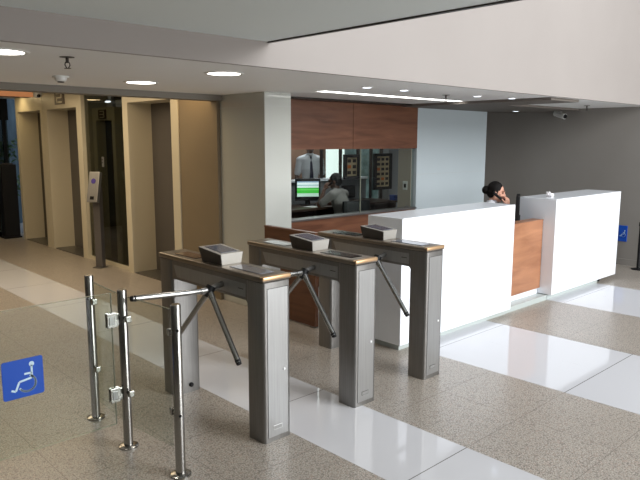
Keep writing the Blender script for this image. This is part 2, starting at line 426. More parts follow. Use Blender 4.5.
obj('window_frame', f, M['blackgloss'], wf)
obj('pane', MB().box((-1.93,-0.004,0.08), (1.84,0.004,2.12)), M['tint'], wf)
struct('dusk_backdrop', MB().box((-1,14.4,0), (7,14.5,3)), M['dusk'], 'dim bluish backdrop added to hide bright sky outside the lobby glazing', 'wall')  # backdrop added to keep the bright sky out of the glazing
struct('trim_8', MB().box((0.25,9.0,2.325), (3.24,9.22,2.52)), M['orange'], 'warm orange timber beam on the lobby ceiling', 'beam')

# ------------------------------------------------------------------ turnstiles
def turnstile(x, label, front_m, rear_m, light_plate):
    L_, W, H = 1.15, 0.204, 1.0
    r = thing('turnstile', label, 'turnstile', (x, 2.797, 0), 0, 'tripod turnstiles beside the reception counter')
    legs = []
    for y0 in (0.0, L_-0.16):
        lg = obj('leg', MB().box((0,y0,0), (W,y0+0.16,0.962), 0.020, 4, edges='z'), M['steel'], r, smooth=True)
        legs.append(lg)
    fp = obj('access_panel', MB().box((0.030,-0.0025,0.03), (W-0.024,0.004,0.925), 0.001), M['steelpanel'], legs[0])
    sm = MB()
    for xx in (0.028, W-0.024): sm.box((xx,-0.0018,0.03), (xx+0.0028,0.004,0.925))
    sm.box((0.028,-0.0018,0.925), (W-0.021,0.004,0.928))
    obj('seam', sm, M['seam'], legs[0])
    pl = obj('maker_plate', MB().box((0.066,-0.0045,0.072), (0.132,-0.002,0.098), 0.001), M['platelight'] if light_plate else M['seam'], legs[0])
    obj('plate_face', MB().box((0.0685,-0.0052,0.0745), (0.1295,-0.004,0.0955)), M['plate'], legs[0])
    obj('lock', MB().lathe([(0.0085,0),(0.0085,0.004),(0.006,0.006)], (0.150,-0.002,0.43), (PI/2,0,0), 16), M['platelight'], legs[0])
    obj('cable_gland', MB().lathe([(0.016,0),(0.016,0.010),(0.010,0.016)], (0.125,L_-0.160,0.055), (PI/2,0,0), 18), M['black'], legs[1])
    # cross beam with chamfered soffit corners
    poly = [(0.12,0.79),(0.17,0.838),(L_-0.17,0.838),(L_-0.12,0.79),(L_-0.12,0.962),(0.12,0.962)]
    bm_ = obj('cross_beam', MB().prism(poly, 'x', 0.006, W-0.006), M['steel'], r)
    for sx in (0.0035, W-0.0075):
        obj('side_panel', MB().prism([(0.17,0.856),(0.93,0.856),(0.97,0.935),(0.17,0.935)], 'x', sx, sx+0.004), M['steelpanel'], bm_)
    obj('seam', MB().box((0.0025,0.19,0.898), (0.0045,0.24,0.903)), M['seam'], bm_)
    # lid
    lid = obj('lid', MB().box((-0.004,-0.003,0.966), (W+0.004,L_+0.004,H-0.0012), 0.008, 3), M['steeltop'], r, smooth=True)
    obj('shadow_gap', MB().box((0.008,0.008,0.960), (W-0.008,L_-0.008,0.968)), M['seam'], r)
    obj('lid_edge_sheen', MB().box((-0.004,-0.005,0.974), (W+0.004,0.030,H-0.0005), 0.008, 3), M['edge_sheen'], r, smooth=True)  # reflected warm light painted as a coloured strip
    def disp(y0, y1, m, x0=0.045, x1=0.150):
        d = obj('display', MB().box((x0,y0,H-0.001), (x1,y1,H+0.0025), 0.001), m, r)
        return d
    disp(0.085, 0.385, front_m)
    disp(0.76, 1.02, rear_m)
    # card reader
    y0, y1 = 0.450, 0.665
    x0, x1 = 0.036, 0.182
    rd = MB().hexa([(x0,y0,H),(x1,y0,H),(x1,y1,H),(x0,y1,H),
                    (x0-0.016,y0-0.004,H+0.070),(x1+0.012,y0-0.004,H+0.070),(x1+0.012,y1+0.016,H+0.092),(x0-0.016,y1+0.016,H+0.092)])
    rdo = obj('card_reader', rd, M['reader'], r)
    zt = lambda y: H+0.0705+(y-(y0-0.004))/(y1-y0+0.032)*0.022
    obj('reader_screen', MB().hexa([(x0+0.012,y0+0.02,zt(y0+0.02)),(x1-0.012,y0+0.02,zt(y0+0.02)),(x1-0.012,y1-0.01,zt(y1-0.01)),(x0+0.012,y1-0.01,zt(y1-0.01)),
        (x0+0.012,y0+0.02,zt(y0+0.02)+0.003),(x1-0.012,y0+0.02,zt(y0+0.02)+0.003),(x1-0.012,y1-0.01,zt(y1-0.01)+0.003),(x0+0.012,y1-0.01,zt(y1-0.01)+0.003)]), M['disp_blue'], rdo)
    # dark outer cheek of the reader
    e = 0.002
    obj('reader_cheek', MB().hexa([(x0-e,y0,H),(x0+e,y0,H),(x0+e,y1,H),(x0-e,y1,H),
        (x0-0.016-e,y0-0.014,H+0.068),(x0-0.016+e,y0-0.014,H+0.068),(x0-0.016+e,y1+0.014,H+0.090),(x0-0.016-e,y1+0.014,H+0.090)]), M['readerdark'], rdo)
    # tripod
    hub = Vector((-0.090, 0.405, 0.870))
    ax = Vector((-1,0,-1.414)).normalized()
    h = MB()
    obj('shaft', MB().cyl(Vector((0.01,0.405,0.900)), hub+Vector((0.01,0,0.008)), 0.019, 0.019, 20), M['steel'], r, smooth=True)
    h.cyl(hub-ax*0.028, hub+ax*0.018, 0.030, 0.030, 24); h.ball(hub+ax*0.016, (0.027,0.027,0.027))
    ARMS = [Vector(q).normalized() for q in ((-1,0.03,0.06),(-0.06,.68,-.73),(-0.07,-.68,-.73))]
    ho = obj('rotor_hub', h, M['black'], r, smooth=True)
    hb = MB()
    for d in ARMS:
        hb.cyl(hub+d*0.02, hub+d*0.058, 0.022, 0.020, 16)
    obj('arm_socket', hb, M['chrome'], ho, smooth=True)
    for d in ARMS:
        a = obj('arm', MB().cyl(hub+d*0.05, hub+d*0.49, 0.0165, n=20), M['chrome'], r, smooth=True)
        obj('end_cap', MB().cyl(hub+d*0.475, hub+d*0.500, 0.0178, 0.015, n=20), M['black'], a, smooth=True)
    return r
turnstile(2.200, 'brushed steel tripod turnstile with dull blue display, beside the steel glass-barrier posts', M['disp_blue'], M['disp_red'], True)
turnstile(2.960, 'brushed steel tripod turnstile with black front display, middle of the row of three', M['disp_dark'], M['disp_pale'], False)
turnstile(3.705, 'brushed steel tripod turnstile in front of the white counter end', M['disp_blue'], M['disp_dark'], False)

# ------------------------------------------------------------------ glass barrier
def post(x, y, label, clamps, bolts, name='barrier_post'):
    r = thing(name, label, 'post', (x,y,0), 0, 'steel posts of the glass barrier')
    obj('tube', MB().lathe([(0.0265,0.004),(0.0265,0.928),(0.023,0.934)], n=28), M['chrome'], r, smooth=True)
    obj('base_flange', MB().lathe([(0.056,0),(0.056,0.008),(0.045,0.014),(0.027,0.016)], n=28), M['chrome'], r, smooth=True)
    for (dy, z) in clamps:
        s = 1 if dy > 0 else -1
        c = MB().cyl((0,s*0.022,z), (0,s*0.056,z), 0.012, n=14).box((-0.016,s*0.058-0.014,z-0.018), (0.016,s*0.058+0.014,z+0.018), 0.004)
        obj('glass_clamp', c, M['chrome'], r)
    for (ang, z) in bolts:
        d = Vector((math.cos(ang), math.sin(ang), 0))
        obj('bolt', MB().cyl(d*0.022+Vector((0,0,z)), d*0.0295+Vector((0,0,z)), 0.008, n=12), M['black'], r)
    return r
PX = 1.635
post(1.645, 3.83, 'round steel barrier post farthest from the turnstile arm tip', [(-1,0.775),(-1,0.34)], [])
post(1.612, 3.325, 'round steel barrier post carrying the two gate hinges', [(1,0.775),(1,0.34),(-1,0.775),(-1,0.34)], [])
post(1.662, 2.835, 'round steel barrier post right in front of the first turnstile', [(1,0.775),(1,0.34)], [(-PI*0.60,0.80),(-PI*0.60,0.34)])
def fixed_glass(p, q, label):
    p, q = Vector((*p,0)), Vector((*q,0)); d = q-p; L_ = d.length
    o = obj('glass_screen', MB().box((0.058,-0.005,0.14), (L_-0.058,0.005,0.90), 0.002), M['glass'])
    o.location = p; o.rotation_euler = (0,0,math.atan2(d.y,d.x)); tag(o, label, 'glass screen')
    e = obj('glass_edge', MB().box((0.058,-0.005,0.8985), (L_-0.058,0.005,0.9015)), M['glassedge'], o)
fixed_glass((1.645,3.83), (1.612,3.325), 'clear fixed glass between hinge post and farthest post')
fixed_glass((1.612,3.325), (1.662,2.835), 'clear fixed glass between hinge post and the post by the turnstile')
# swing gate
PX = 1.612
GX0, GX1, GZ0, GZ1 = 0.56, 1.545, 0.16, 0.925
gate = thing('glass_gate', 'frameless glass swing gate with the blue wheelchair sign', 'gate', (PX,3.325,0))
ox = PX
obj('pane', MB().box((GX0-ox,-0.005,GZ0), (GX1-ox,0.005,GZ1)), M['glass'], gate)
ed = MB()
ed.box((GX0-ox,-0.005,GZ1-0.0015), (GX1-ox,0.005,GZ1+0.0015)); ed.box((GX1-ox-0.0015,-0.005,GZ0), (GX1-ox+0.0015,0.005,GZ1)); ed.box((GX0-ox,-0.005,GZ0-0.0015), (GX1-ox,0.005,GZ0+0.0015))
obj('glass_edge', ed, M['glassedge'], gate)
for z in (0.77, 0.335):
    h = obj('hinge', MB().box((-0.100,-0.016,z-0.042), (-0.040,-0.007,z+0.042), 0.003).box((-0.100,0.007,z-0.042), (-0.040,0.016,z+0.042), 0.003).box((-0.055,-0.014,z-0.036), (-0.028,0.014,z+0.036), 0.004), M['chrome'], gate)
    obj('hinge_plate', MB().box((-0.088,-0.0185,z-0.024), (-0.058,-0.0155,z+0.024), 0.002), M['steelpanel'], h)
def wheelchair(size, y):
    """symbol in the xz plane, facing -Y, centred at 0"""
    m = MB(); s = size
    def stroke(p, q, w):
        p, q = Vector((p[0],p[1])), Vector((q[0],q[1])); d = (q-p).normalized(); n = Vector((-d.y,d.x))*w/2
        m.prism([tuple((p+n)*s), tuple((q+n)*s), tuple((q-n)*s), tuple((p-n)*s)], 'y', y-0.0012, y)
    def disc(c, r_):
        m.prism([((c[0]+r_*math.cos(2*PI*k/20))*s, (c[1]+r_*math.sin(2*PI*k/20))*s) for k in range(20)], 'y', y-0.0012, y)
    w = 0.05
    disc((0.22,0.33), 0.065)
    stroke((0.22,0.30), (0.21,-0.03), w); stroke((0.03,0.10), (0.215,0.10), w)
    stroke((0.21,-0.03), (-0.10,-0.08), w); stroke((-0.10,-0.08), (-0.20,-0.31), w); stroke((-0.20,-0.31), (-0.30,-0.26), w)
    pts = [(0.09+0.21*math.cos(a), -0.155+0.21*math.sin(a)) for a in [math.radians(70-k*14) for k in range(17)]]
    for p, q in zip(pts, pts[1:]): stroke(p, q, w)
    for p in pts[1:-1]: disc(p, w/2)
    return m
def sign_plate(size, y0, y1, r=0.06):
    poly = []
    h = size/2; k = size*r
    for cx, cz, a0 in ((h-k,h-k,0),(-h+k,h-k,90),(-h+k,-h+k,180),(h-k,-h+k,270)):
        for t in range(0, 91, 15): poly.append((cx+k*math.cos(math.radians(a0+t)), cz+k*math.sin(math.radians(a0+t))))
    return MB().prism(poly, 'y', y0, y1)
sg = thing('accessibility_sign', 'square blue wheelchair sign stuck on the glass gate', 'sign', (1.055,3.3175,0.562))
obj('sign_face', sign_plate(0.202, -0.0015, 0.0015), M['blue'], sg)
obj('wheelchair_symbol', wheelchair(0.202, -0.0015), M['signwhite'], sg)
sg = thing('accessibility_sign', 'small blue sign on the charcoal wall past the counter', 'sign', (9.447,3.672,0.455), -PI/2)
obj('sign_face', MB().box((-0.062,-0.008,-0.115), (0.062,0.0,0.115), 0.004), M['blue'], sg)
obj('wheelchair_symbol', wheelchair(0.13, -0.008), M['signwhite'], sg)

# ------------------------------------------------------------------ reception counters
cl = thing('reception_counter', 'long white reception counter block beside the turnstiles', 'counter', (4.97,3.5,0))
obj('body', MB().box((-0.90,-0.17,0.055), (0.865,0.21,1.133), 0.003), M['white'], cl)
obj('plinth', MB().box((-0.86,-0.125,0), (0.865,0.17,0.055)), M['plinth'], cl)
cr_ = thing('reception_counter', 'white reception counter block in front of the charcoal wall', 'counter', (7.515,3.55,0))
obj('body', MB().box((-0.815,-0.22,0.06), (0.90,0.225,1.133), 0.003), M['white'], cr_)
obj('plinth', MB().box((-0.80,-0.165,0), (0.50,0.22,0.06)), M['plinth'], cr_)
obj('foot', MB().box((0.50,-0.15,0), (0.60,0.20,0.06)), M['black'], cr_)
dk = thing('reception_desk', 'low wooden desk front between the two white counter blocks', 'desk', (6.28,3.47,0))
obj('front_panel', MB().box((-0.44,0,0.125), (0.415,0.03,0.888), 0.002), M['wood2'], dk)
obj('ledge', MB().box((-0.44,-0.004,0.888), (0.415,0.13,0.902), 0.002), M['wood2'], dk)
obj('plinth', MB().box((-0.44,-0.09,0), (0.415,0.12,0.055)), M['plinth'], dk)
obj('back_panel', MB().box((-0.44,0.03,0.055), (0.415,0.045,0.72)), M['white'], dk)
obj('desktop', MB().box((-0.44,0.03,0.72), (0.415,0.60,0.745), 0.002), M['wood2'], dk)
obj('desk_end', MB().box((-0.40,0.13,0), (-0.375,0.58,0.72)), M['wood2'], dk)
mo = thing('monitor', 'black monitor seen edge-on above the low wooden desk', 'monitor', (6.52,3.69,0.745), math.radians(29.5))
obj('screen_housing', MB().box((-0.17,-0.02,0.12), (0.17,0.02,0.425), 0.006), M['black'], mo)
obj('screen', MB().box((-0.158,0.02,0.135), (0.158,0.022,0.415)), M['blackgloss'], mo)
obj('stand', MB().box((-0.03,-0.03,0.01), (0.03,-0.015,0.2)).lathe([(0.11,0),(0.11,0.008),(0.03,0.014)], (0,0,0)), M['black'], mo)
pp = MB()
random.seed(3)
b = bmesh.new(); bmesh.ops.create_icosphere(b, subdivisions=3, radius=1)
for v in b.verts:
    k = 0.75+0.5*random.random(); v.co = Vector((v.co.x*0.05*k, v.co.y*0.035*k, max(-0.6, v.co.z)*0.03*k + 0.018))
    if v.co.x < -0.02: v.co.z += 0.02
pp._add(b)
o = obj('crumpled_tissue', pp, M['paper'], loc=None); o.location = (6.95,3.54,1.1335); tag(o, 'small crumpled white tissue on the farther white counter top', 'tissue')

wg = thing('wooden_barrier', 'low dark wooden barrier panel between column and turnstiles', 'barrier', (4.05,4.7,0))
obj('panel', MB().box((-0.02,-0.37,0.012), (0.02,0.388,0.90), 0.003), M['wooddark'], wg)
obj('cap_rail', MB().box((-0.026,-0.372,0.90), (0.026,0.388,0.915), 0.003), M['wood'], wg)
for y_ in (-0.33,0.33): obj('foot', MB().box((-0.03,y_-0.03,0), (0.03,y_+0.03,0.012)), M['steel'], wg)

# ------------------------------------------------------------------ lift lobby things
kt = thing('card_kiosk', 'slim grey card-return kiosk with purple disc before the dark glass', 'kiosk', (3.86,8.56,0), math.radians(28))
obj('pole', MB().box((-0.04,-0.055,0.01), (0.04,0.055,1.12), 0.008), M['doorgrey'], kt)
obj('base_plate', MB().box((-0.09,-0.075,0), (0.07,0.075,0.012), 0.003), M['steel'], kt)
hd = obj('reader_head', MB().box((-0.03,-0.085,-0.21), (0.03,0.085,0.21), 0.008, mx=T((-0.055,0,1.125), (0,math.radians(13),0))), M['steelpanel'], kt)
mx = T((-0.055,0,1.125), (0,math.radians(13),0))
obj('disc', MB()._add((lambda b: (bmesh.ops.create_cone(b, cap_ends=True, segments=24, radius1=0.036, radius2=0.036, depth=0.006), b)[1])(bmesh.new()), mx @ T((-0.0315,0,0.08), (0,PI/2,0))), M['purple'], hd)
obj('slot', MB().box((-0.034,-0.03,-0.175), (-0.029,0.03,-0.13), mx=mx), M['black'], hd)
cp = obj('call_plate', MB().box((4.044,8.715,1.39), (4.053,8.775,1.53), 0.002), M['steelpanel']); tag(cp, 'small pale lift call-button plate on the dark glass', 'call button')
obj('button', MB().cyl((4.045,8.745,1.45), (4.0405,8.745,1.45), 0.012).cyl((4.045,8.745,1.49), (4.0405,8.745,1.49), 0.012), M['seam'], cp)
pd = thing('pedestal', 'tall black pedestal before the far lobby glazing', 'pedestal', (3.90,12.35,0))
obj('body', MB().box((-0.13,-0.11,0.03), (0.13,0.11,1.33), 0.01), M['black'], pd)
obj('base', MB().box((-0.15,-0.13,0), (0.15,0.13,0.03), 0.004), M['black'], pd)
obj('cap', MB().box((-0.09,-0.07,1.33), (0.09,0.07,1.35), 0.003), M['darkmetal'], pd)
# plant outside far glazing
pl = thing('shrub', 'dark green shrub outside the far lobby glazing', 'shrub', (4.05,13.5,0))
obj('stem', MB().tube([(0,0,0),(0.03,0,0.5),(-0.02,0.02,1.1)], 0.03).tube([(0.02,0,0.45),(0.2,0.05,1.0)], 0.02).tube([(0.02,0,0.5),(-0.25,0.0,1.1)], 0.02), M['stem'], pl)
lf = bmesh.new()
for i in range(420):
    a = random.uniform(0,2*PI); rr = random.uniform(0.05,0.55); z = random.uniform(0.7,1.75)
    p = Vector((rr*math.cos(a), rr*math.sin(a)*0.8, z)); l = random.uniform(0.09,0.18)
    m_ = T(p, (random.uniform(-1,1), random.uniform(-1,1), random.uniform(0,2*PI)))
    vs = [lf.verts.new(m_ @ Vector(q)) for q in ((0,0,0),(l*0.4,0.03,0.01),(l,0,0),(l*0.4,-0.03,0.01))]
    lf.faces.new(vs)
k = MB(); k.bm.free(); k.bm = lf
fo = obj('foliage', k, M['leaf'], pl)
cam = thing('security_camera', 'small white security camera under the lift lobby ceiling', 'security camera', (3.72,10.15,2.52))
obj('mount', MB().lathe([(0.02,-0.05),(0.02,-0.02),(0.05,-0.012),(0.05,0)]), M['knob'], cam)
obj('dome', MB().lathe([(0.01,-0.135),(0.045,-0.12),(0.06,-0.085),(0.055,-0.05),(0.02,-0.045)]), M['knob'], cam, smooth=True)
obj('lens', MB().ball((0,-0.045,-0.10), 0.028), M['blackgloss'], cam, smooth=True)

# ------------------------------------------------------------------ ceiling things
def downlight(x, y, z, r, label, m, group='round recessed downlights', name='downlight'):
    t = thing(name, label, 'ceiling light', (x,y,z), 0, group)
    obj('trim_ring', MB().lathe([(r*0.86,-0.002),(r*0.9,-0.007),(r*1.05,-0.007),(r*1.12,0.0)]), M['knob'], t, smooth=True)
    obj('diffuser', MB().lathe([(r*0.9,-0.0065),(r*0.9,-0.001)]), m, t)
    return t
big = 'large round downlights before the lift lobby'
downlight(1.215, 3.80, ZC, 0.130, 'large lit downlight farthest from the white column', M['light'], big)
downlight(2.67, 4.985, ZC, 0.130, 'large lit downlight next to the dark header beam', M['light'], big)
downlight(2.746, 3.91, ZC, 0.130, 'large lit downlight closest to the white column', M['light'], big)
sm = 'small downlights over the reception'
downlight(4.363, 4.011, ZC, 0.045, 'small recessed spot at the left end of the light slot', M['lightcool'], sm)
downlight(4.865, 3.997, ZC, 0.045, 'small recessed spot beside the middle of the light slot', M['lightcool'], sm)
downlight(6.05, 3.964, ZC, 0.045, 'small recessed spot just past the right end of the light slot', M['lightcool'], sm)
downlight(6.62, 3.886, ZC, 0.045, 'small recessed spot next to the taupe soffit edge', M['lightcool'], sm)
downlight(7.666, 3.874, ZC, 0.045, 'small recessed spot in the farther ceiling bay', M['lightcool'], sm)
downlight(8.9, 5.15, ZC-0.03, 0.045, 'small recessed spot in the soffit by the broad column', M['lightcool'], sm)
ls = thing('light_slot', 'long bright light slot in the reception ceiling', 'ceiling light', (5.575,4.67,ZC))
obj('diffuser', MB().box((-1.16,-0.066,0.004), (1.16,0.066,0.012)), M['strip'], ls)
obj('channel', MB().box((-1.165,-0.07,0.012), (1.165,0.07,0.055)), M['knob'], ls)
def sprinkler(x, y, label):
    t = thing('sprinkler', label, 'sprinkler', (x,y,ZC), 0, 'ceiling sprinklers')
    obj('escutcheon', MB().lathe([(0.03,-0.006),(0.055,-0.003),(0.055,0)]), M['darkmetal'], t, smooth=True)
    obj('body', MB().cyl((0,0,0), (0,0,-0.045), 0.012), M['darkmetal'], t, smooth=True)
    obj('frame', MB().tube([(0.014,0,-0.04),(0.02,0,-0.06),(0.008,0,-0.082)], 0.004).tube([(-0.014,0,-0.04),(-0.02,0,-0.06),(-0.008,0,-0.082)], 0.004), M['darkmetal'], t)
    obj('deflector', MB().lathe([(0.026,-0.088),(0.026,-0.084)]), M['darkmetal'], t)
    t.scale = (0.75,)*3
sprinkler(1.577, 3.809, 'dark sprinkler head above the lift lobby entrance')
sprinkler(5.698, 4.115, 'dark sprinkler head by the light slot over reception')
sprinkler(8.686, 3.968, 'dark sprinkler head in the ceiling by the charcoal wall')
sd = thing('smoke_detector', 'small grey smoke detector by the dark header beam', 'smoke detector', (2.0,4.97,ZC))
obj('base', MB().lathe([(0.06,-0.012),(0.06,0)]), M['knob'], sd, smooth=True)
obj('chamber', MB().lathe([(0.03,-0.04),(0.042,-0.03),(0.045,-0.012)]), M['knob'], sd, smooth=True)
obj('led', MB().lathe([(0.024,-0.046),(0.024,-0.039)]), M['black'], sd)
cc = thing('security_camera', 'grey bullet security camera on the charcoal wall', 'security camera', (9.45,4.72,2.155))
obj('bracket', MB().box((-0.02,-0.03,-0.03), (0.0,0.03,0.05), 0.004).tube([(-0.01,0,0.01),(-0.07,-0.01,0.0)], 0.014), M['knob'], cc)
obj('housing', MB().cyl((-0.06,0.05,0.02), (-0.13,-0.14,-0.03), 0.04, 0.042), M['knob'], cc, smooth=True)
obj('lens', MB().cyl((-0.128,-0.136,-0.029), (-0.134,-0.152,-0.033), 0.036, 0.03), M['blackgloss'], cc, smooth=True)
bp = thing('stanchion', 'black post by the charcoal wall at the edge of view', 'post', (9.26,3.36,0))
obj('pole', MB().lathe([(0.022,0.015),(0.022,0.60),(0.03,0.61),(0.03,0.66)]), M['black'], bp, smooth=True)
obj('base', MB().lathe([(0.09,0),(0.09,0.01),(0.03,0.02)]), M['black'], bp, smooth=True)
# lobby ceiling lamp
ll = thing('linear_downlight', 'long warm ceiling lamp at the far lobby end', 'ceiling light', (3.35,11.6,2.52))
obj('housing', MB().box((-0.6,-0.15,-0.03), (0.6,0.15,0)), M['cream'], ll)
obj('diffuser', MB().box((-0.55,-0.12,-0.036), (0.55,0.12,-0.03)), M['lightwarm'], ll)
lo = thing('lamp_reflection', 'small glowing oval standing in for a lamp reflection in tinted glass', 'reflection', (4.2,8.82,2.30))  # made-up glowing oval in place of a ceiling light's reflection
obj('diffuser', MB().ball((0,0,0), (0.03,0.075,0.014)), M['lightcool'], lo, smooth=True)  # glowing oval that stands in for the reflection, no real lamp
obj('bracket', MB().box((-0.01,-0.03,0.01), (0.10,0.03,0.03)).box((0.08,-0.03,-0.08), (0.10,0.03,0.03)), M['steel'], lo)

# ------------------------------------------------------------------ guard booth things
sw = obj('light_switch', MB().box((7.105,5.745,1.08), (7.113,5.825,1.20), 0.002), M['knob']); tag(sw, 'pale light switch on the beige booth side wall', 'switch')
obj('rocker', MB().box((7.101,5.765,1.11), (7.106,5.80,1.165)), M['black'], sw)
gd = thing('guard_desk', 'dark desk inside the guard booth', 'desk', (7.2,7.42,0))
obj('desktop', MB().box((-1.2,-0.32,0.72), (1.35,0.32,0.755), 0.004), M['deskbrown'], gd)
obj('modesty_panel', MB().box((-1.15,0.27,0.1), (1.3,0.29,0.72)), M['deskbrown'], gd)
for x in (-1.17,-0.05,1.30):
    obj('leg', MB().box((x,-0.28,0), (x+0.04,0.28,0.72)), M['deskbrown'], gd)
gm = thing('monitor', 'monitor with a green picture inside the guard booth', 'monitor', (6.82,7.50,0.755), math.radians(-34))
obj('screen_housing', MB().box((-0.20,0.0,0.07), (0.20,0.04,0.42), 0.006), M['black'], gm)
sc = obj('screen', MB().box((-0.172,-0.003,-0.12), (0.172,0.0,0.12)), M['screen'], gm); sc.location = (0,0,0.255)
obj('stand', MB().box((-0.04,0.02,0.01), (0.04,0.05,0.2)).box((-0.12,-0.06,0), (0.12,0.12,0.014), 0.003), M['black'], gm)
pr = obj('paper_sheet', MB().box((6.60,7.16,0.7555), (6.78,7.36,0.760), 0.001, mx=None), M['paper']); tag(pr, 'white paper on the guard desk under the green monitor', 'paper')
bx = thing('desk_screen', 'dark flat screen on the grey half wall of the booth', 'screen', (8.02,7.795,0.88))
obj('frame', MB().box((-0.16,-0.03,-0.10), (0.16,0.0,0.12), 0.004), M['black'], bx)
obj('screen', MB().box((-0.14,-0.033,-0.08), (0.14,-0.03,0.10)), M['blackgloss'], bx)
bn = obj('storage_box', MB().box((8.46,7.10,0.755), (8.54,7.22,0.84), 0.006).box((8.455,7.095,0.825), (8.545,7.225,0.845), 0.004), M['tower']); tag(bn, 'small blue box at the end of the guard desk', 'box')
def key_board(x0, x1, z0, z1, y, cols, rows, label, hot=()):
    t = thing('key_board', label, 'key board', ((x0+x1)/2, y, z0), 0, 'framed boards hung in the guard booth')
    w = (x1-x0)/2; h = z1-z0
    f = MB().box((-w,-0.03,0), (-w+0.06,0.02,h)).box((w-0.06,-0.03,0), (w,0.02,h)).box((-w,-0.03,0), (w,0.02,0.05)).box((-w,-0.03,h-0.05), (w,0.02,h))
    obj('frame', f, M['black'], t)
    bd = obj('board', MB().box((-w+0.03,-0.005,0.03), (w-0.03,0.02,h-0.03)), M['boardbeige'], t)
    cw = (2*w-0.13)/cols; rh = (h-0.12)/rows
    for i in range(cols):
        for j in range(rows):
            cx = -w+0.065+cw*(i+0.5); cz = 0.06+rh*(j+0.5)
            obj('slot', MB().box((cx-cw*0.30,-0.016,cz-rh*0.28), (cx+cw*0.30,-0.005,cz+rh*0.28), 0.001), M['slotorange'] if (i,j) in hot else M['slotdark'], bd)
key_board(7.86, 8.24, 1.11, 1.53, 7.74, 2, 3, 'smaller framed board with few slots, nearer the seated guard', hot={(0,1)})
key_board(8.53, 9.00, 0.90, 1.54, 7.66, 3, 6, 'larger framed board with three columns of dark slots', hot={(0,3),(1,1)})
obj_hang = MB()
def chair(x, y, rz, label, name='office_chair'):
    t = thing(name, label, 'chair', (x,y,0), rz)
    obj('seat', MB().box((-0.24,-0.22,0.41), (0.24,0.26,0.455), 0.02, 3), M['black'], t, smooth=True)
    obj('backrest', MB().box((-0.23,-0.30,0.56), (0.23,-0.25,0.88), 0.024, 3), M['black'], t, smooth=True)
    obj('back_support', MB().box((-0.03,-0.30,0.38), (0.03,-0.27,0.60)).box((-0.03,-0.28,0.385), (0.03,0.0,0.41)), M['black'], t)
    obj('gas_column', MB().cyl((0,0,0.08), (0,0,0.41), 0.028), M['darkmetal'], t, smooth=True)
    s = MB()
    for k in range(5):
        a = k*2*PI/5; d = Vector((math.cos(a), math.sin(a), 0))
        s.cyl(Vector((0,0,0.11)), d*0.27+Vector((0,0,0.075)), 0.022, 0.016)
        s.cyl(d*0.27+Vector((0,0,0.075)), d*0.27+Vector((0,0,0.04)), 0.012)
        s.ball(d*0.27+Vector((0,0,0.03)), 0.03)
    obj('star_base', s, M['black'], t, smooth=True)
    return t

# ------------------------------------------------------------------ people
def remesh(mb, voxel, name, smooth_it=4):
    me = bpy.data.meshes.new(name); mb.bm.to_mesh(me); mb.bm.free()
    o = bpy.data.objects.new(name, me); COL.objects.link(o)
    m = o.modifiers.new('r', 'REMESH'); m.mode = 'VOXEL'; m.voxel_size = voxel
    s = o.modifiers.new('s', 'SMOOTH'); s.iterations = smooth_it; s.factor = 0.5
    dg = bpy.context.evaluated_depsgraph_get()
    nm = bpy.data.meshes.new_from_object(o.evaluated_get(dg))
    bpy.data.objects.remove(o); bpy.data.meshes.remove(me)
    for p in nm.polygons: p.use_smooth = True
    return nm
def meshobj(name, me, m, parent):
    me.materials.clear(); me.materials.append(m); me.name = name
    o = bpy.data.objects.new(name, me); COL.objects.link(o)
    if parent is not None: o.parent = parent
    return o
V = Vector
def lerp(a, b_, t): return V(a)*(1-t)+V(b_)*t
def hand(mb, wrist, d, n, side, curl):
    """d: along the hand, n: palm normal (fingers curl toward n), side: thumb direction sign"""
    d = V(d).normalized(); n = (V(n)-V(n).dot(d)*d).normalized(); s = d.cross(n).normalized()*side
    w = V(wrist)
    for t, wd in ((0.02,0.026),(0.045,0.034),(0.07,0.038)):
        for q in (-1,-0.4,0.4,1): mb.ball(w+d*t+s*wd*0.72*q, 0.0135)
    for q in (-1,0,1): mb.cyl(w+s*0.012*q, w+d*0.08+s*0.026*q, 0.014, 0.012, 10)
    for i, (q, ln) in enumerate(((1.05,0.072),(0.36,0.080),(-0.36,0.074),(-1.05,0.058))):
        p = w+d*0.082+s*0.028*q; a = 0.15; pts = [p]
        dd = (d+s*0.10*q).normalized()
        for f_, add in ((0.42,0.25),(0.32,1.0),(0.26,0.8)):
            a += curl*add
            p = p+(dd*math.cos(a)+n*math.sin(a))*ln*f_*1.0; pts.append(p)
        mb.chain(pts, [0.0092,0.0086,0.0078,0.0068], 8)
    p = w+d*0.03+s*0.03; q1 = p+d*0.028+s*0.026+n*0.012; q2 = q1+d*0.03+s*0.006+n*0.018; 
    mb.chain([w+d*0.015+s*0.015, p, q1, q2], [0.013,0.012,0.0105,0.008], 8)
def head_matrix(P): return T(P['head'], (P.get('tilt',0), P.get('roll',0), P.get('turn',0)))
